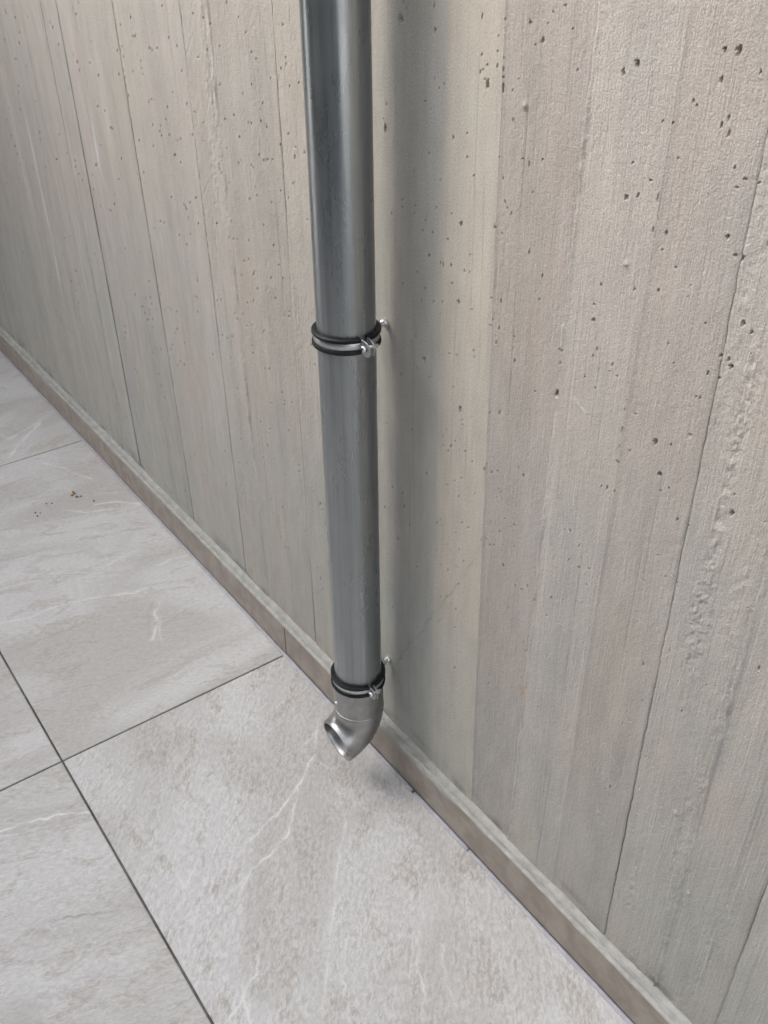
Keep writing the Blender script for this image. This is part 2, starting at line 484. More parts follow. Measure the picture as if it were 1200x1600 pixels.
def tile_mesh(x0, x1, y0, y1, key=None, fine=None, step=0.0025, seed=0):
    """top of a tile as a lattice with eased edges and sides going down"""
    if fine:
        xs = axis_samples(x0, x1, fine[0], fine[1], step)
        ys = axis_samples(y0, y1, fine[2], fine[3], step)
    else:
        xs = np.array([x0, x0 + .0007, x1 - .0007, x1]); ys = np.array([y0, y0 + .0007, y1 - .0007, y1])
    xs = np.concatenate([[xs[0]], xs, [xs[-1]]]); ys = np.concatenate([[ys[0]], ys, [ys[-1]]])
    X, Y = np.meshgrid(xs, ys, indexing='ij')
    Z = np.zeros_like(X)
    vein = np.zeros_like(X); dark = np.zeros_like(X)
    if fine:
        lines = VEINS.get(key, []); dl = DARKS.get(key, [])
        if lines:
            vein = polyline_field(X, Y, lines, 0.0045, seed)
        if dl:
            dark = polyline_field(X, Y, dl, 0.005, seed + 1)
        Z += 0.00045 * fbm(X * 14, Y * 14, seed, 4) + 0.00035 * np.clip(vein, 0, 1) - 0.0003 * np.clip(dark, 0, 1)
        Z -= 0.0003
    ring = np.zeros_like(X, dtype=int)
    ring[1, :] = ring[-2, :] = 1; ring[:, 1] = 1; ring[:, -2] = 1
    ring[0, :] = ring[-1, :] = 2; ring[:, 0] = 2; ring[:, -1] = 2
    Z = np.where(ring == 1, Z - 0.0006, Z)
    Z = np.where(ring == 2, -0.009, Z)
    return grid_mesh('floor_tile', np.stack([X, Y, Z], -1), {'vein': vein, 'dark': dark})

rows = [(-0.5148, -0.0072)] + [(-0.5148 - 0.6 * (k + 1), -0.5148 - 0.6 * k) for k in range(7)]
cols = [(-4.8 + 1.2 * k, -3.6 + 1.2 * k) for k in range(10)]
shared = {}
random.seed(3)
for ri, (ya, yb) in enumerate(rows):
    for (xa, xb) in cols:
        x0, x1 = xa + GAP, xb - GAP
        y0, y1 = ya + GAP, (yb - GAP if ri else yb)
        key = None; fine = None; step = .0025; ang = random.uniform(0.40, 0.60); fl = random.uniform(.25, .5)
        cid = (ri, round(xa, 2))
        if cid == (0, 0.0):
            key, fine, step, ang, fl = 'A', (0.0, 1.12, -0.52, 0.0), 0.0023, 0.775, 0.42
        elif cid == (1, 0.0):
            key, fine, step, ang, fl = 'B', (0.0, 0.66, -0.82, -0.5), 0.0026, 0.40, 0.34
        elif cid == (0, -1.2):
            key, fine, step, ang, fl = 'C', (-1.2, 0.0, -0.52, 0.0), 0.003, 0.43, 0.26
        elif cid == (0, -2.4):
            key, fine, step, ang, fl = 'D', (-2.1, -1.2, -0.34, 0.0), 0.0045, 0.56, 0.22
        elif cid == (1, -1.2):
            key, fine, step, ang, fl = 'E', (-0.45, 0.0, -0.72, -0.5), 0.004, 0.45, 0.26
        if key:
            me = tile_mesh(x0, x1, y0, y1, key, fine, step, seed=3 + ri * 5 + int(xa * 3))
            ob = link('floor_tile', me, M_TILE, floor)
        else:
            k = (ri == 0)
            if k not in shared:
                me = tile_mesh(GAP, 1.2 - GAP, (GAP if ri else y0 - ya), (0.6 - GAP if ri else y1 - ya))
                me.materials.append(M_TILE)
                shared[k] = me
            ob = link('floor_tile', shared[k], None, floor)
            ob.location = (xa, ya, 0)
        ob.color = (ang, random.random(), fl, 1.0)

# ------------------------------------------------------------------ board-formed concrete wall
WY = 0.020
wall = empty('concrete_wall', (0, 0, 0))
tag(wall, 'tall board-formed concrete wall with vertical plank marks behind the pipe', 'wall')
wb = bmesh.new()
bm_box(wb, -4.8, 7.2, WY + 0.012, WY + 0.25, -0.14, 2.75)
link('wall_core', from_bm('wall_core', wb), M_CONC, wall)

PITS = [(0.3986,1.3018,3),(0.4617,1.2959,2),(0.4597,1.3209,1),(0.5448,1.318,1),(0.5476,1.2807,1),(0.5569,1.2706,1),(0.5451,1.2609,1),(0.5719,1.271,1),(0.5584,1.2511,3),(0.638,1.3028,2),(0.6648,1.3363,1),(0.69,1.2829,1),(0.6163,1.3179,1),(0.7651,1.2974,3),(0.7499,1.2889,2),(0.8569,1.32,2),(0.8708,1.3197,3),(0.8745,1.3183,2),(0.858,1.2956,2),(0.8323,1.2762,1),(0.8664,1.2594,1),(0.8029,1.2528,1),(0.7748,1.2097,1),(0.7721,1.1757,2),(0.7874,1.1814,1),(0.7991,1.1989,1),(0.8888,1.2267,1),(0.9017,1.2209,1),(0.8947,1.2126,1),(0.6517,1.19,1),(0.6203,1.1843,1),(0.5208,1.0895,3),(0.5423,1.1497,1),(0.5015,1.1857,1),(0.5287,1.1695,1),(0.4582,1.0319,1),(0.4969,1.0622,1),(0.5051,1.0314,1),(0.4282,1.0889,1),(0.4241,1.1317,1),(0.3644,1.1743,3),(0.3776,1.0669,1),(0.523,0.9892,2),(0.4694,0.9714,1),(0.4832,1.0275,1),(0.6669,1.0651,1),(0.6648,1.036,1),(0.6422,1.0849,1),(0.5825,1.1006,1),(0.6401,1.1526,1),(0.7496,1.0403,2),(0.7542,1.08,1),(0.747,1.0567,1),(0.8281,1.0961,1),(0.8261,1.1535,1),(0.8942,1.1683,2),(0.9303,1.0958,2),(0.9391,1.0904,2),(0.9071,1.1534,1),(0.4309,0.9077,2),(0.4508,0.8813,3),(0.4645,0.8588,1),(0.632,0.9477,1),(0.5992,0.9778,1),(0.7063,0.9732,1),(0.7597,1.0084,1),(0.7561,0.9989,1),(0.8887,1.0819,1),(0.784,0.9979,1),(0.9224,1.0566,1),(0.9033,1.0348,1),(0.5992,1.0133,1),(0.4316,0.9092,2),(0.4511,0.8814,3),(0.464,0.8578,1),(0.5185,0.8662,2),(0.535,0.8379,3),(0.5075,0.9108,1),(0.5176,0.7718,1),(0.5487,0.7781,1),(0.4615,0.6969,2),(0.5134,0.7046,1),(0.5393,0.6986,1),(0.5993,0.9753,1),(0.6271,0.9765,1),(0.6318,0.9464,1),(0.6711,0.9198,1),(0.603,0.7699,1),(0.6536,0.8024,1),(0.6633,0.7965,1),(0.6267,0.6849,1),(0.6093,0.6509,1),(0.7047,0.9878,1),(0.708,0.9314,3),(0.7927,0.9886,1),(0.7854,0.9988,1),(0.8241,0.9543,1),(0.8557,0.934,3),(0.876,0.9414,1),(0.8101,0.8877,1),(0.8247,0.9073,1),(0.8684,0.8988,3),(0.8728,0.8811,1),(0.8837,0.8888,1),(0.9021,0.8588,1),(0.8879,0.8001,1),(0.8975,0.9609,1),(0.8948,1.0052,1),(0.8997,1.0061,1),(0.9028,1.0345,1),(0.9389,1.0886,3),(0.9313,1.0956,1),(0.9269,1.0492,2),(0.9616,0.9221,1),(0.9631,0.8994,3),(0.7459,0.7562,1),(0.7548,0.7603,1),(0.7753,0.7148,1),(0.7908,0.7218,1),(0.4418,0.5106,1),(0.5488,0.6577,1),(0.6664,0.6148,1),(0.7365,0.6379,1),(0.7051,0.616,1),(0.7882,0.6656,1),(0.9832,0.6721,1),(0.9022,0.7792,1),(0.6536,0.7108,1),(0.6342,0.7107,1),(0.8019,0.8489,1),(0.7581,0.717,1),(-0.3477,1.1887,1),(0.0241,1.225,1),(-0.6602,1.1287,1),(-0.5012,1.1698,1),(-0.512,1.1236,1),(-0.6053,1.0116,1),(-0.7645,0.8836,1),(-0.5683,0.9574,1),(-0.6568,0.8451,1),(-0.7479,0.8157,1),(-0.6864,0.8202,1),(-0.6332,0.748,1),(-0.3266,0.8607,1),(-0.1515,0.9237,1),(-0.2326,0.9038,1),(-0.2304,0.9516,1),(-0.4131,0.8648,1),(-0.3404,0.927,1),(-0.2972,1.0138,1),(-0.5515,0.6316,1),(-0.4111,0.5547,1),(0.0399,0.8432,1),(-0.0318,0.8632,1),(-0.9993,0.872,1),(-0.8674,0.8973,1),(0.0052,1.1194,1),(0.0537,1.1237,1),(-0.0125,0.7617,1),(0.1557,1.1991,1),(0.4652,0.859,2),(0.3633,0.7403,1),(0.4266,0.7586,1),(0.4621,0.6977,2),(0.3547,0.5794,2),(0.3763,0.6318,1),(0.4028,0.6337,1),(0.4075,0.6101,1),(0.3618,0.488,1),(0.4443,0.5112,2),(0.4465,0.3831,1),(0.421,0.5812,1),(0.3744,0.3807,1),(0.3556,0.408,1),(0.3723,0.4162,1)]
# seams: x at the top (z=1.3), x at the bottom (z=0.1), kind, strength, raggedness
SEAMS = [
 (-2.10,-2.10,'n',.3,.2),(-2.00,-2.00,'g',.4,.2),(-1.90,-1.90,'n',.3,.2),(-1.80,-1.80,'n',.3,.2),(-1.69,-1.692,'g',.8,.2),
 (-1.59,-1.59,'n',.4,.2),(-1.49,-1.49,'l',.5,.3),(-1.39,-1.39,'n',.5,.3),(-1.30,-1.30,'l',.5,.5),(-1.20,-1.195,'n',.4,.4),
 (-1.093,-1.102,'g',.9,.8),(-1.00,-1.00,'n',.5,.3),(-0.90,-0.895,'g',.5,.4),(-0.803,-0.795,'g',1.3,.2),(-0.70,-0.69,'l',.7,.5),
 (-0.60,-0.592,'n',.7,.3),(-0.494,-0.469,'g',1.5,.5),(-0.40,-0.39,'n',.6,.6),(-0.30,-0.295,'n',.6,.4),(-0.204,-0.20,'g',.8,.8),
 (-0.102,-0.101,'l',1.2,1.0),(0.0,-0.002,'n',.4,.3),(0.094,0.099,'g',1.1,.2),(0.197,0.20,'l',.5,1.0),(0.298,0.30,'n',.3,.4),
 (0.395,0.395,'n',.3,.3),(0.487,0.49,'n',.3,.3),(0.579,0.605,'s',.8,.5),(0.709,0.703,'l',1.2,.9),(0.813,0.806,'s',.7,.4),
 (0.913,0.920,'g',.45,.6),(1.013,1.019,'l',1.1,1.0),(1.119,1.118,'g',.9,.5),(1.222,1.222,'n',.4,.4),(1.325,1.325,'g',.6,.4)]
brng = random.Random(11)
TINTS = {24: (.985, 1.0, .99), 25: (.97, .99, .98), 26: (1.05, 1.03, .975), 27: (.91, .885, .88), 28: (1.02, 1.01, 1.0), 29: (.935, .91, .90), 30: (.985, .98, .97), 31: (.96, .955, .94), 32: (1.0, .995, .98),
         22: (.99, .975, .95), 21: (.98, .96, .935), 20: (.98, .965, .945), 19: (1.03, 1.02, 1.0), 18: (1.04, 1.03, 1.02)}
DEPTH = {24: .0000, 25: -.0005, 26: .0006, 27: -.0006, 28: .0006, 29: -.0003, 30: -.0002, 31: -.0002, 32: .0008, 33: -.0004,
         22: .0004, 21: -.0003, 20: -.0003, 19: .0010, 18: .0002}
ROUGH = {19: 1.0, 22: .55, 23: .9, 20: .35, 27: .55, 28: .55, 29: .45, 30: .75, 31: .5, 26: .15, 25: .12, 24: .3, 21: .35, 16: .5, 10: .6}
SAW = {19: .8, 22: .55}
GRAIN = {27: .8, 29: .7, 30: 1.0, 31: 1.3, 32: 1.2}
PITD = {24: 260, 25: 420, 26: 520, 27: 380, 28: 150, 29: 150, 30: 120, 31: 60, 32: 40, 23: 330, 22: 330, 21: 260, 20: 260, 19: 160, 18: 240, 17: 280, 16: 330, 15: 260, 14: 200, 13: 180, 12: 180}
RELIEF = [{24: .5, 25: .35, 26: .35}.get(k, .85) for k in range(len(SEAMS) - 1)]
tri_total = 0
trng = random.Random(23)
OFF = [DEPTH.get(k, trng.uniform(-.0006, .0006)) for k in range(len(SEAMS) - 1)]
TILT = [trng.uniform(-.0009, .0009) for k in range(len(SEAMS) - 1)]
CUP = [trng.choice((-1, 1)) * trng.uniform(.0004, .0011) for k in range(len(SEAMS) - 1)]
EDGE = [0.0] + [0.5 * (OFF[k - 1] + OFF[k]) for k in range(1, len(SEAMS) - 1)] + [0.0]
zc = np.array([1.3, 0.1])
TOPZ, FINEZ = 2.75, 1.44
CRACK = [(0.5779,0.5991),(0.5541,0.5539),(0.5226,0.502),(0.5016,0.4617),(0.4794,0.4261),(0.4513,0.3638),(0.4246,0.3298),(0.4024,0.2907),(0.383,0.2449)]
SCRATCH = [([(0.735,0.935),(0.757,0.925)],.0016,.8), ([(-0.33,0.985),(-0.285,0.965)],.002,.8), ([(-0.125,0.955),(-0.10,0.94)],.002,.8),
           ([(0.975,0.42),(1.005,0.385)],.0012,.6), ([(0.70,0.40),(0.735,0.372)],.001,.5), ([(0.85,0.47),(0.89,0.44)],.001,.4)]
for bi in range(len(SEAMS) - 1):
    L = SEAMS[bi]; R = SEAMS[bi + 1]
    xm = 0.25 * (L[0] + L[1] + R[0] + R[1])
    dist = math.hypot(xm - CAM.x, 0.75)
    dist = math.hypot(dist, 0.6)
    dx = max(0.0014, 0.00118 * dist * (1.0 if xm > 0.2 else 1.15))
    dz = dx * 1.22
    nx = max(8, int((R[0] - L[0]) / dx))
    zf = np.arange(0.055, FINEZ, dz)
    zs = np.concatenate([[-0.02], zf, np.arange(FINEZ + 0.02, TOPZ, 0.06), [TOPZ]])
    t = np.linspace(0, 1, nx)
    tz = (zs - 0.1) / 1.2
    # physical gap between boards where the photo shows an open groove, otherwise a slight overlap
    gl = 0.0009 * L[3] if L[2] == 'g' else -0.0006
    gr_ = 0.0009 * R[3] if R[2] == 'g' else -0.0006
    wl_ = 0.0006 * L[4] * vn(zs * 22, zs * 0, bi) + 0.0010 * L[4] * vn(zs * 90, zs * 0 + 4, bi)
    wr_ = 0.0006 * R[4] * vn(zs * 22, zs * 0, bi + 1) + 0.0010 * R[4] * vn(zs * 90, zs * 0 + 4, bi + 1)
    if L[2] == 'g':
        gl = np.maximum(0.0, gl * (0.8 + 0.9 * vn(zs * 3.1, zs * 0 + 9, bi)))
    if R[2] == 'g':
        gr_ = np.maximum(0.0, gr_ * (0.8 + 0.9 * vn(zs * 3.1, zs * 0 + 9, bi + 1)))
    xl = L[1] + (L[0] - L[1]) * tz + gl + wl_
    xr = R[1] + (R[0] - R[1]) * tz - gr_ + wr_
    X = xl[None, :] * (1 - t[:, None]) + xr[None, :] * t[:, None]
    Z = np.repeat(zs[None, :], nx, 0)
    U = X - L[0]
    rough = ROUGH.get(bi, brng.uniform(.15, .45)); grainy = GRAIN.get(bi, brng.uniform(.3, .7)); off = OFF[bi]
    d_l = X - xl[None, :]; d_r = xr[None, :] - X
    own = off + TILT[bi] * (t[:, None] - 0.5) * 2 + CUP[bi] * (0.6 - (2 * t[:, None] - 1) ** 2) * (0.6 + 0.6 * vn(Z * 1.1, Z * 0 + 2, bi)) + 0.00045 * fbm(X * 9, Z * 1.3, bi, 3)
    BW = {'n': .008, 's': .0042, 'l': .0022, 'g': .0008}
    kl = np.exp(-(np.maximum(d_l, 0) / BW[L[2]]) ** 2); kr = np.exp(-(np.maximum(d_r, 0) / BW[R[2]]) ** 2)
    if L[2] == 'g': kl = kl * 0.35
    if R[2] == 'g': kr = kr * 0.35
    h = own * (1 - kl) * (1 - kr) + kl * EDGE[bi] + kr * EDGE[bi + 1] + 0.0005 * fbm(X * 2, Z * 2, 5, 2)
    h0 = h; h = np.zeros_like(X)
    # wood grain, long in z
    gm = np.clip(0.5 + 0.9 * fbm(X * 18, Z * 2.2, bi + 4, 2), 0.05, 1.3)
    h = h + 0.00034 * grainy * gm * fbm(X * 210 + 2.0 * vn(X * 8, Z * 3, bi), Z * 5.0, bi + 1, 2)
    h = h + 0.00036 * RELIEF[bi] * fbm(X * 210, Z * 180, bi + 7, 2)
    # torn rough zones: streaks along the board and beside the seams
    edge = np.exp(-((X - xl[None, :]) / 0.012) ** 2) * L[4] + np.exp(-((X - xr[None, :]) / 0.010) ** 2) * R[4]
    rm = sstep(fbm(X * 26, Z * 2.6, bi + 9, 3) + 0.55 * edge, 0.22, 0.62) * rough
    if bi == 30:      # the long torn streak right of the groove
        rm = np.maximum(rm, 2.0 * np.exp(-((X - 0.955 + 0.02 * (Z - 0.75)) / (0.011 + 0.006 * vn(Z * 8, Z * 0, 3))) ** 2) * sstep(Z, 0.58, 0.75) * sstep(Z, 1.15, 1.0))
        rm = np.maximum(rm, 0.9 * np.exp(-((X - 0.948) / 0.008) ** 2) * sstep(Z, 0.16, 0.2) * sstep(Z, 0.42, 0.3))
    h = h + 0.0013 * rm * fbm(X * 130, Z * 100, bi + 2, 3) - 0.0002 * rm
    # a few single grain lines standing in the cast
    glines = np.zeros_like(X)
    for _ in range(brng.randint(2, 4)):
        gx = brng.uniform(.12, .88); gz0 = brng.uniform(-.1, 1.0); gz1 = gz0 + brng.uniform(.25, .9); gk = brng.uniform(.3, 1.0)
        gxx = xl[None, :] + (xr - xl)[None, :] * (gx + .03 * vn(Z * 2.2, Z * 0 + _, bi + 2))
        glines = np.maximum(glines, gk * np.exp(-((X - gxx) / (.0007 + .55 * dx)) ** 2) * sstep(Z, gz0, gz0 + .1) * sstep(Z, gz1, gz1 - .1) * np.clip(.6 + .8 * vn(Z * 12, Z * 0 + _, bi), 0, 1))
    h = h - 0.0006 * glines
    sw = SAW.get(bi, 0)
    if sw:
        ph = fbm(X * 30, Z * 30, bi, 2)
        h = h + 0.00028 * sw * vn((Z - X * 1.1 + 0.004 * ph) * 150, X * 9, bi + 3) * np.clip(0.5 + vn(X * 20, Z * 5, bi), 0, 1)
    fade = np.ones_like(X)
    for S, dd in ((L, d_l), (R, d_r)):
        if S[2] in 'ns':
            fade = fade * (1 - np.exp(-(np.maximum(dd, 0) / .0035) ** 2))
    h = h0 + h * fade
    # seam lips / steps
    for S, xe, sg in ((L, xl, 1), (R, xr, -1)):
        d = (X - xe[None, :]) * sg
        rag = np.clip(0.55 + 0.9 * fbm(Z * 26, Z * 0 + 3, int(abs(S[0]) * 10) + 2, 3), 0, 1.4)
        if S[2] == 'l':
            if sg > 0:      # the right-hand board stands proud with a torn edge that faces left
                h = h + 0.0026 * S[3] * rag * np.exp(-(np.maximum(d, 0) / 0.0036) ** 2)
            else:
                h = h - 0.0005 * S[3] * np.exp(-(d / 0.003) ** 2) * rag
        elif S[2] == 'g':
            h = h - 0.0007 * S[3] * np.exp(-(d / 0.002) ** 2)
        elif S[2] in 'ns':
            pres = np.clip(1.6 * vn(Z * 2.4, Z * 0 + 5, int(abs(S[0]) * 10) + 5), 0, 1)
            h = h - 0.0006 * S[3] * np.exp(-(d / 0.0016) ** 2) * rag * pres
    # bugholes
    plist = [(px, pz, s) for px, pz, s in PITS if xl.min() - .004 < px < xr.max() + .004]
    nrand = int(PITD.get(bi, 130) * (R[0] - L[0]) * 1.4 * 2.1)
    for _ in range(nrand):
        px = brng.uniform(L[0], R[0]); pz = brng.uniform(0.09, 1.42)
        if vn(np.array(px * 16.), np.array(pz * 4.), bi + 6) + 0.6 * vn(np.array(px * 40.), np.array(pz * 30.), bi) > 0.0:
            plist.append((px, pz, brng.choice((.35, .45, .45, .55, .55, .8))))
    zstart = 1
    kept = []
    for p_ in plist:
        if all((p_[0] - k_[0]) ** 2 + (p_[1] - k_[1]) ** 2 > .0042 ** 2 for k_ in kept):
            kept.append(p_)
    plist = kept
    for px, pz, s in plist:
        j = int((pz - 0.055) / dz) + zstart
        if j < 8 or j > zstart + len(zf) - 9:
            continue
        i = int(np.clip(round((px - xl[j]) / max(1e-6, (xr[j] - xl[j])) * (nx - 1)), 1, nx - 2))
        r = {1: .0013, 2: .0019, 3: .0027}.get(s, 0.0017 * s)
        ex = brng.uniform(.75, 1.1); ez = brng.uniform(.9, 1.7) if s >= 1 else brng.uniform(.8, 2.6)
        K = int(r * 2.2 / dx) + 2
        i0, i1 = max(0, i - K), min(nx, i + K + 1); j0, j1 = max(0, j - K), min(len(zs), j + K + 1)
        dxx = (X[i0:i1, j0:j1] - X[i, j]) / (r * ex); dzz = (Z[i0:i1, j0:j1] - Z[i, j]) / (r * ez)
        an = brng.uniform(-.5, .5)
        ca, sa = math.cos(an), math.sin(an)
        q = np.sqrt((dxx * ca + dzz * sa) ** 2 + (dzz * ca - dxx * sa) ** 2)
        q = q * (1 + 0.35 * vn(X[i0:i1, j0:j1] * 500, Z[i0:i1, j0:j1] * 500, 3))
        dep = min(.0095, 2.4 * r + 0.0016) * (1.0 if s >= 1 else brng.uniform(.4, 1.0))
        h[i0:i1, j0:j1] -= dep * np.clip(1.15 - q, 0, 0.75) / 0.75 * (q < 1.15)
    for sx, sz, sr, sh in ((0.6196, 1.2377, .0042, .0030), (0.7847, 1.1111, .003, .0024), (0.985, 0.447, .003, .002), (1.03, 0.33, .003, .002), (0.87, 0.33, .003, .0016)):
        if xl.min() < sx < xr.max():
            h = h + sh * np.exp(-(((X - sx) / sr) ** 2 + ((Z - sz) / sr) ** 2))
    pale = np.zeros_like(X); dirt = np.zeros_like(X); rust = np.zeros_like(X)
    if L[2] == 'l':      # torn cement fin along the seam is fresh and paler
        pale = 0.40 * L[3] * np.exp(-((X - xl[None, :]) / .0022) ** 2) * np.clip(.3 + 1.2 * fbm(Z * 30, X * 60, bi, 3), 0, 1)
    if 0.3 < xm < 0.62:
        cr = polyline_field(X, Z, [(CRACK, .0009, .38)], 0.0045, 4)
        dirt = np.maximum(dirt, cr); h = h - 0.0005 * np.clip(cr, 0, 1)
    for pts, w, k in SCRATCH:
        if xl.min() - .03 < pts[0][0] < xr.max() + .03:
            f = polyline_field(X, Z, [(pts, w, k)], 0.002, 6)
            h = h + 0.0009 * f
            pale = np.maximum(pale, 0.35 * f)
    if xm < -0.5:
        for cx0, cz0, cz1, w, k in ((-1.178, .98, .45, .007, .85), (-0.708, 1.05, .84, .013, .7), (-1.165, .72, .56, .005, .7), (-0.95, .8, .3, .02, .2), (-1.3, 1.1, .6, .02, .3), (-0.62, 1.2, .9, .015, .25)):
            cxx = cx0 + 0.006 * vn(Z * 5, Z * 0, 2)
            pale = np.maximum(pale, k * np.exp(-((X - cxx) / w) ** 2) * sstep(Z, cz1, cz1 + .12) * sstep(Z, cz0, cz0 - .12) * np.clip(.7 + .6 * vn(X * 150, Z * 12, 4), 0, 1))
    dirt = np.maximum(dirt, .22 * glines)
    if bi in (27, 28):
        rust = 0.7 * np.exp(-(((X - 0.7005) / .006) ** 2 + ((Z - 0.436) / .012) ** 2)) * np.clip(.5 + fbm(X * 200, Z * 200, 3, 2), 0, 1)
    if L[2] == 'g':
        dirt = np.maximum(dirt, .30 * L[3] * np.exp(-((X - xl[None, :]) / .0022) ** 2) * np.clip(.6 + vn(Z * 9, Z * 0, bi), 0, 1))
    if R[2] == 'g':
        dirt = np.maximum(dirt, .30 * R[3] * np.exp(-((X - xr[None, :]) / .0022) ** 2) * np.clip(.6 + vn(Z * 9, Z * 0, bi + 1), 0, 1))
    # grime along the foot, where mortar meets wall
    dirt = np.maximum(dirt, 0.5 * sstep(Z, 0.135, 0.092) * np.clip(1.3 * fbm(X * 22, Z * 50, 8, 3) + .10, 0, 1))
    Y = WY - h
    # sides turned back into the wall
    Xs = np.concatenate([X[:1], X, X[-1:]], 0); Zs = np.concatenate([Z[:1], Z, Z[-1:]], 0)
    Ys = np.concatenate([np.full_like(Y[:1], WY + .013), Y, np.full_like(Y[:1], WY + .013)], 0)
    pad = lambda a: np.concatenate([a[:1], a, a[-1:]], 0)
    me = grid_mesh('board_mark', np.stack([Xs, Ys, Zs], -1), {'pale': pad(pale), 'dirt': pad(dirt), 'rust': pad(rust)}, smooth=False)
    tri_total += len(me.polygons) * 2
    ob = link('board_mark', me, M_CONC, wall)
    tn = TINTS.get(bi)
    if tn is None:
        b_ = brng.uniform(.965, 1.025)
        tn = (b_, b_ * brng.uniform(.99, 1.0), b_ * brng.uniform(.975, .995))
    ob.color = (*tn, RELIEF[bi])
# plain stretches of the same wall outside the picture
for xa, xb in ((-4.8, -2.1007), (1.3257, 7.2)):
    nb = max(1, int(round((xb - xa) / .1)))
    for k in range(nb):
        a = xa + (xb - xa) * k / nb; b_ = xa + (xb - xa) * (k + 1) / nb
        bm = bmesh.new()
        bm_box(bm, a + .0006, b_ - .0006, WY + brng.uniform(-.0008, .0006), WY + .0115, -.02, TOPZ)
        ob = link('board_mark', from_bm('board_mark', bm), M_CONC, wall)
        v = brng.uniform(.95, 1.03); ob.color = (v, v * .99, v * .98, 1)

# unseen walls added left and in front, sized to block sun and sky
def added_shade_wall(name, x0, x1, y0, y1, h, mat, label):
    bm = bmesh.new()
    bm_box(bm, x0, x1, y0, y1, -.12, h, .006, 2)
    root = link(name, from_bm(name, bm), mat)
    bm = bmesh.new()
    bm_box(bm, x0 - .02, x1 + .02, y0 - .02, y1 + .02, h + .001, h + .04, .004, 2)
    link('shade_wall_coping', from_bm('shade_wall_coping', bm), M_MORTAR, root)
    tag(root, label, 'wall')
bm = bmesh.new()
for y0, y1, z0, z1 in ((-1.7, -.05, -.12, 3.3), (-3.08, -2.6, -.12, 3.3), (-2.5995, -1.7005, 1.1, 3.2995)):   # opening in the added wall gives the pipe edge a bright reflection
    bm_box(bm, -3.1, -2.9, y0, y1, z0, z1)
sw_ = link('side_shade_wall', from_bm('side_shade_wall', bm), M_SIDE_SHADE)
tag(sw_, 'unseen wall added on the left to shade the lower left, with a small opening for the pipe highlight', 'wall')
added_shade_wall('front_shade_wall', -3.1, 7.2, -3.3, -3.1, 4.2, M_FRONT_SHADE, 'slate-grey unseen wall added opposite to block sun and sky from the concrete wall')  # added out of view; its height sets the wall's falloff towards the floor

# ------------------------------------------------------------------ skirting, mortar and sealant
SKH = 0.0825
skirt = empty('skirting', (0, 0, 0))
tag(skirt, 'low brown-grey tile skirting with pale mortar along the foot of the wall', 'skirting')
for k in range(-4, 6):
    xs = np.linspace(1.2 * k + 0.0011, 1.2 * k + 1.2 - 0.0011, 60)
    bm = bmesh.new()
    bm_box(bm, 1.2 * k + 0.0011, 1.2 * k + 1.2 - 0.0011, 0.0004 * random.uniform(-1, 1), 0.0095, 0.0012, SKH + random.uniform(-.0006, .0006), 0.0007, 2)
    link('skirting_tile', from_bm('skirting_tile', bm), M_SKIRT, skirt)
xs = np.concatenate([np.arange(-4.8, -2.2, .05), np.arange(-2.2, 1.3, .0028), np.arange(1.3, 7.2, .05)])
prof = [(-.0004, -.0065, 0), (-.0009, -.0012, 0), (.0004, .0020, .2), (.0030, .0032, .5), (.0055, .0030, .7), (.0078, .0022, .8), (.0090, .0006, .6), (.0100, .0016, .8), (.0122, .0052, 1), (.0150, .0066, 1), (.0178, .0074, 1), (.0196, .0082, 1), (.0212, .0100, 1), (.0226, .0105, 1)]
n = len(xs); mP = np.zeros((n, len(prof), 3))
over = np.clip(fbm(xs * 9, xs * 0, 4, 3) * 1.6 - .1, 0, 1)           # where mortar smears over the tile face
over = np.maximum(over, np.exp(-((xs - .50) / .06) ** 2))
for j, (py, pz, kk) in enumerate(prof):
    w = fbm(xs * 40, xs * 0 + j * 0.6, 3, 3); w2 = fbm(xs * 160, xs * 0 + j * 1.7, 6, 2); lo = fbm(xs * 4, xs * 0, 9, 2)
    y = py + .0009 * kk * w
    z = SKH + pz + kk * (.0013 * w + .0008 * w2 + .0018 * lo)
    if j == 0:
        y = -.0007 - .0007 * over; z = SKH - .0015 - .012 * over - .0012 * np.abs(w)
    if j == 1:
        y = -.0011 - .0006 * over; z = SKH - .0006 - .004 * over
    if j == len(prof) - 2:
        z = z + .0035 * np.clip(fbm(xs * 14, xs * 0 + 2, 11, 3), -.4, 1)
    if j == len(prof) - 1:
        y = np.full_like(xs, WY + .006); z = z + .002
    mP[:, j, 0] = xs; mP[:, j, 1] = y; mP[:, j, 2] = z
me = grid_mesh('mortar_bead', mP, smooth=False, flip=False)
link('mortar_bead', me, M_MORTAR, skirt)
sp = [(-.0078, -.006), (-.0074, -.0004), (-.0060, .0006), (-.0040, .0009), (-.0018, .0012), (-.0008, .0008), (-.0006, -.006)]
sP = np.zeros((n, len(sp), 3))
hole = np.zeros_like(xs)
for hx, hw in ((0.469, .004), (0.63, .002)):
    hole = np.maximum(hole, np.exp(-((xs - hx) / hw) ** 2))
for j, (py, pz) in enumerate(sp):
    w = fbm(xs * 22, xs * 0 + j * .4, 2, 3)
    sP[:, j, 0] = xs; sP[:, j, 1] = py + .0004 * w * (0 < j < 6) - (.0007 * np.clip(fbm(xs * 6, xs * 0, 13, 2), 0, 1) if j < 3 else 0)
    sP[:, j, 2] = pz + (.0004 * w - .005 * hole) * (0 < j < 6)
link('sealant_strip', grid_mesh('sealant_strip', sP, smooth=True), M_SEAL, skirt)

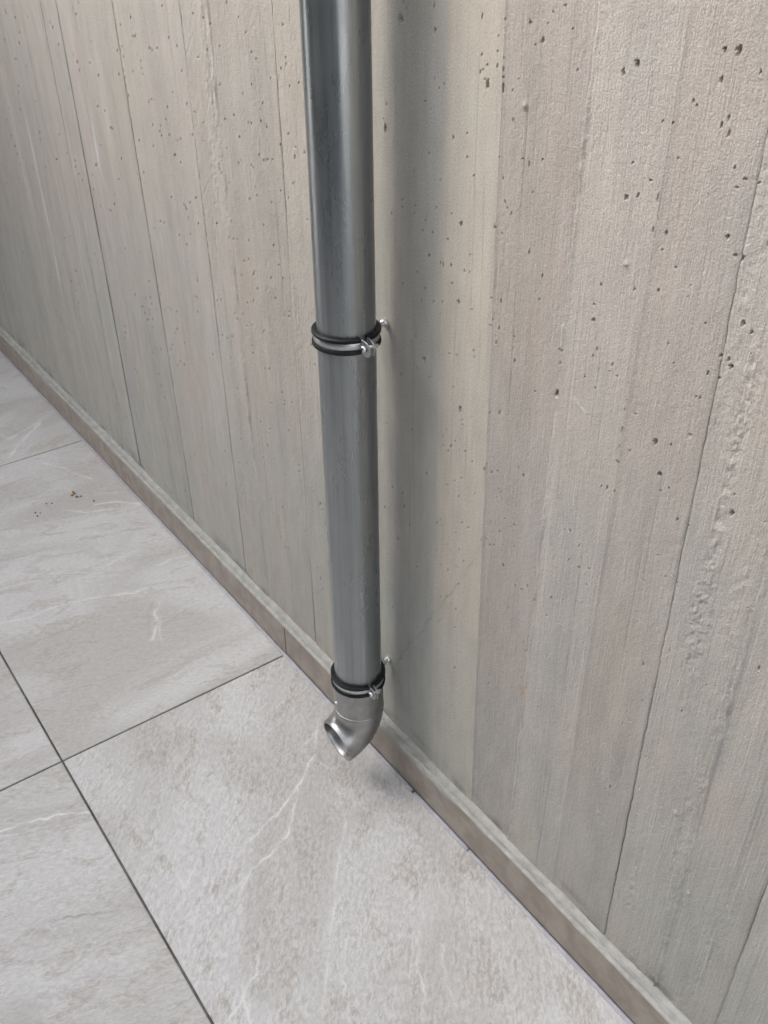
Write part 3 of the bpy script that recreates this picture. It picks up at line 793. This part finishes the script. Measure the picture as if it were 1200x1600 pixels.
# ------------------------------------------------------------------ drainpipe
AX, AY = 0.3640, -0.0500
PR = 0.0420
pipe = empty('drainpipe', (AX, AY, 0))
tag(pipe, 'grey zinc-coated steel drainpipe running down the concrete wall, ending in an elbow', 'drainpipe')
bm = bmesh.new()
SEG = 96
rings = []
for r, z in ((PR, 0.195), (PR, 0.6), (PR, 1.0), (PR, 1.4), (PR, 2.0), (PR, 2.72), (PR - .002, 2.72), (PR - .002, 0.195)):
    rings.append([(r * math.cos(2 * math.pi * k / SEG), r * math.sin(2 * math.pi * k / SEG), z) for k in range(SEG)])
bm_sweep(bm, rings, closed_loop=True)
tube = link('pipe', from_bm('pipe', bm, True, math.radians(40)), M_PIPE, pipe)
bm = bmesh.new()
sa = math.radians(-16.5)
bm_ring_sector(bm, [(PR - .0008, .2), (PR + .00012, .2), (PR + .00012, 2.7), (PR - .0008, 2.7)], sa, sa + .022, 3)
link('weld_seam', from_bm('weld_seam', bm), M_PIPE, tube)

# elbow: collar, bead, bend
Z0 = 0.1715; RB = 0.0645; BEND = math.radians(79)
def elbow_rings(seq):
    out = []
    for (s, r) in seq:       # s <= 0: straight collar at height Z0 - s ; s > 0: bend angle
        if s <= 0:
            c = Vector((0, 0, Z0 - s)); tdir = Vector((0, 0, -1))
        else:
            c = Vector((0, -RB * (1 - math.cos(s)), Z0 - RB * math.sin(s))); tdir = Vector((0, -math.sin(s), -math.cos(s)))
        u = Vector((1, 0, 0)); v = tdir.cross(u)
        out.append([tuple(c + u * r * math.cos(2 * math.pi * k / 72) + v * r * math.sin(2 * math.pi * k / 72)) for k in range(72)])
    return out
seq = [(-.0685, PR + .0004), (-.0685, .0446), (-.0675, .0452), (-.05, .0452), (-.012, .0452), (-.006, .0453), (-.002, .0452), (0, .0450)]
nb = 16
for i in range(1, nb + 1):
    a = BEND * i / nb
    seq.append((a, .0450 - .0012 * (i / nb) + .0004 * math.sin(math.pi * i / nb)))
seq.append((BEND + .004, .0436)); seq.append((BEND + .009, .0432)); seq.append((BEND + .009, .0404)); seq.append((BEND + .004, .0400))
for i in range(nb, 0, -1):
    seq.append((BEND * i / nb, .0398))
seq += [(0, .0402), (-.018, .0402), (-.0182, PR - .0025), (-.05, PR - .0025)]
bm = bmesh.new()
bm_sweep(bm, elbow_rings(seq), cap=False)
elbow = link('elbow', from_bm('elbow', bm, True, math.radians(32)), M_ELBOW, pipe)
bm = bmesh.new()
bm_ring_sector(bm, [(.0448 + .0013 * math.cos(a), Z0 + .004 + .0011 * math.sin(a)) for a in [k * math.pi / 4 for k in range(8)]], 0, 2 * math.pi, 96)
link('collar_bead', from_bm('collar_bead', bm, True), M_ELBOW, elbow)
bm = bmesh.new()
a = math.radians(-98); zz = 0.1985
d = Vector((math.cos(a), math.sin(a), 0)); tng = Vector((-d.y, d.x, 0))
bm_cyl(bm, d * .0448 + Vector((0, 0, zz)), d * .0472 + Vector((0, 0, zz)), .0034, .0026, 20, .0005)
link('screw', from_bm('screw', bm, True, math.radians(40)), M_BOLT, elbow)

# ------------------------------------------------------------------ pipe clamps
def make_clamp(z, rot, gap, ear_len, label):
    root = empty('pipe_clamp', (AX, AY, z))
    root.rotation_euler = (0, 0, rot)
    tag(root, label, 'clamp', 'rubber-lined clamps holding the drainpipe')
    ri = PR + .0004
    # rubber: two ridges with a channel for the band
    H = .0118; hb = .0056
    rp = [(ri, -H), (ri + .0052, -H), (ri + .0068, -H + .0014), (ri + .0068, -hb - .0012), (ri + .006, -hb), (ri + .002, -hb),
          (ri + .002, hb), (ri + .006, hb), (ri + .0068, hb + .0012), (ri + .0068, H - .0014), (ri + .0052, H), (ri, H)]
    g = math.asin((gap / 2 + .0012) / .047)
    for a0, a1 in ((g, math.pi - .02), (-g, -math.pi + .02)):
        bm = bmesh.new()
        bm_ring_sector(bm, rp, a0, a1, 40)
        link('rubber_lining', from_bm('rubber_lining', bm, True, math.radians(35)), M_RUBBER, root)
    bp = [(ri + .0021, -hb + .0003), (ri + .0042, -hb + .0003), (ri + .0044, -hb + .0006), (ri + .0044, hb - .0006), (ri + .0042, hb - .0003), (ri + .0021, hb - .0003)]
    gb = math.asin(gap / 2 / .046)
    for sg in (1, -1):
        bm = bmesh.new()
        bm_ring_sector(bm, bp, sg * gb, sg * (math.pi - .02), 40)
        band = link('steel_band', from_bm('steel_band', bm, True, math.radians(35)), M_BAND, root)
        # ear: plate bent outwards from the band end, taller than the band, clipped outer corner
        bm = bmesh.new()
        x0 = math.sqrt(max(1e-9, (ri + .0022) ** 2 - (gap / 2) ** 2)); x1 = x0 + ear_len
        outline = [(x0, -.0085), (x0 + .004, -.0104), (x0 + .011, -.0116), (x1 - .006, -.0122), (x1 - .0012, -.0090), (x1, -.002), (x1 - .002, .0060), (x1 - .006, .0088), (x0 + .008, .0108), (x0 + .002, .0108), (x0, .0090)]
        y0 = sg * gap / 2; th = .0017
        lean = -sg * .10
        rings = []
        for yy in (y0 - sg * th * 0.0, y0 + sg * th):
            rings.append([(x, yy + lean * (x - x0), zq) for x, zq in outline])
        bm_sweep(bm, rings)
        ears = list(bm.edges)
        bmesh.ops.bevel(bm, geom=[e for e in bm.edges if all(len(f.verts) > 4 or len(f.verts) == 4 for f in e.link_faces) and any(len(f.verts) > 4 for f in e.link_faces)], offset=.0004, segments=2, affect='EDGES')
        link('ear', from_bm('ear', bm, True, math.radians(35)), M_BAND, band)
    if label.startswith('upper'):
        bm = bmesh.new()
        rr = random.Random(5)
        for row in range(3):
            for k in range(11):
                a = math.radians(-168 + k * 3.4 + rr.uniform(-.6, .6)); zz = .0034 - row * .0032 + rr.uniform(-.0004, .0004)
                if rr.random() < .25: continue
                c = Vector((math.cos(a), math.sin(a), 0)) * (ri + .0045) + Vector((0, 0, zz))
                bmesh.ops.create_icosphere(bm, subdivisions=1, radius=.0009, matrix=Matrix.Translation(c))
        link('stamped_mark', from_bm('stamped_mark', bm, True), M_BOLT, band)
    # clamping screw through both ears
    sx = ri + .0022 + ear_len * .52
    bm = bmesh.new()
    bm_cyl(bm, (sx, -gap / 2 - .0035, 0), (sx, gap / 2 + .011, 0), .0024, None, 20, .0004)
    screw = link('screw', from_bm('screw', bm, True, math.radians(40)), M_BOLT, root)
    bm = bmesh.new()
    yb = -gap / 2 - .0022
    # pan head with a cross recess: lathe ring by ring
    rings = []
    for r, yy in ((.0050, 0), (.0054, -.0006), (.0051, -.0024), (.0042, -.0036), (.0028, -.0041)):
        rings.append([(sx + r * math.cos(2 * math.pi * k / 28), yb + yy, r * math.sin(2 * math.pi * k / 28)) for k in range(28)])
    bm_sweep(bm, rings, cap=True)
    head = link('screw_head', from_bm('screw_head', bm, True, math.radians(35)), M_BOLT, screw)
    bm = bmesh.new()
    for aa in (.5, .5 + math.pi / 2):
        cz, sz_ = math.cos(aa), math.sin(aa)
        vs = []
        for yy in (yb - .0031, yb - .00445):
            for (p, q) in ((-.0034, -.0007), (.0034, -.0007), (.0034, .0007), (-.0034, .0007)):
                vs.append(bm.verts.new((sx + p * cz - q * sz_, yy + (0 if aa == .5 else -.00003), p * sz_ + q * cz)))
        for f in ((0, 1, 2, 3), (7, 6, 5, 4), (0, 4, 5, 1), (1, 5, 6, 2), (2, 6, 7, 3), (3, 7, 4, 0)):
            bm.faces.new([vs[i] for i in f])
    link('cross_slot', from_bm('cross_slot', bm), M_RUBBER, screw)
    bm = bmesh.new()
    bm_cyl(bm, (sx, gap / 2 + .0022, 0), (sx, gap / 2 + .0060, 0), .0045, None, 6, .0004)
    link('nut', from_bm('nut', bm), M_BOLT, screw)
    # rod to the wall (straight back whatever the clamp's turn)
    ca, s_a = math.cos(-rot), math.sin(-rot)
    def back(y, x=0.0, zq=0.0):
        return (x * ca - y * s_a, x * s_a + y * ca, zq)
    yw = WY - AY
    bm = bmesh.new()
    bm_cyl(bm, back(ri + .003), back(ri + .0145), .0078, None, 6, .0005)
    link('weld_nut', from_bm('weld_nut', bm), M_BAND, root)
    bm = bmesh.new()
    rings = []
    yy = ri + .008; k = 0
    while yy < yw + .015:
        r = .0048 if k % 2 else .0043
        rings.append([back(yy, r * math.cos(2 * math.pi * q / 20), r * math.sin(2 * math.pi * q / 20)) for q in range(20)])
        yy += .0006; k += 1
    bm_sweep(bm, rings)
    rod = link('threaded_rod', from_bm('threaded_rod', bm, True, math.radians(60)), M_BOLT, root)
    bm = bmesh.new()
    bm_cyl(bm, back(yw - .0065), back(yw + .003), .0066, .0074, 24, .0006)
    link('wall_plug', from_bm('wall_plug', bm, True, math.radians(40)), M_BOLT, rod)
    return root

make_clamp(0.9060, math.radians(-2), .0100, .0225, 'upper rubber-lined steel pipe clamp with diamond ear, halfway up the pipe')
make_clamp(0.2480, math.radians(-4), .0068, .0190, 'lower rubber-lined steel pipe clamp just above the elbow')

# ------------------------------------------------------------------ crumbs on the tile
crng = random.Random(4)
def crumb(name, x, y, r, mat, label, group):
    bm = bmesh.new()
    bmesh.ops.create_icosphere(bm, subdivisions=2, radius=r)
    for v in bm.verts:
        v.co *= crng.uniform(.65, 1.15)
        v.co.z *= .7
    ob = link(name, from_bm(name, bm), mat)
    ob.location = (x, y, r * .38)
    tag(ob, label, 'debris', group)
for x, y in [(-0.9307,-0.1393),(-0.9161,-0.1472),(-0.9005,-0.1401),(-0.9230,-0.1385),(-0.8977,-0.1296),(-0.8529,-0.109)]:
    crumb('crumb', x, y, crng.uniform(.0035, .0052) if x < -.9 else .003, M_CRUMB, 'tiny rust-brown crumb in the small cluster on the pale floor tile' if x < -.899 else ('tiny brown crumb at the right edge of the crumb cluster on the tile' if x < -.88 else 'lone tiny brown crumb on the tile, right of the crumb cluster'), 'brown crumbs on the tile')
for x, y in [(-0.9185,-0.2206),(-0.8734,-0.2611),(-0.8835,-0.25),(-0.8929,-0.2601),(-0.9107,-0.2075)]:
    crumb('grit_grain', x, y, crng.uniform(.0018, .0028), M_SPECK, 'minute dark grit grain on the pale floor tile at the left edge', 'dark grit on the tile')
print('wall triangles', tri_total)
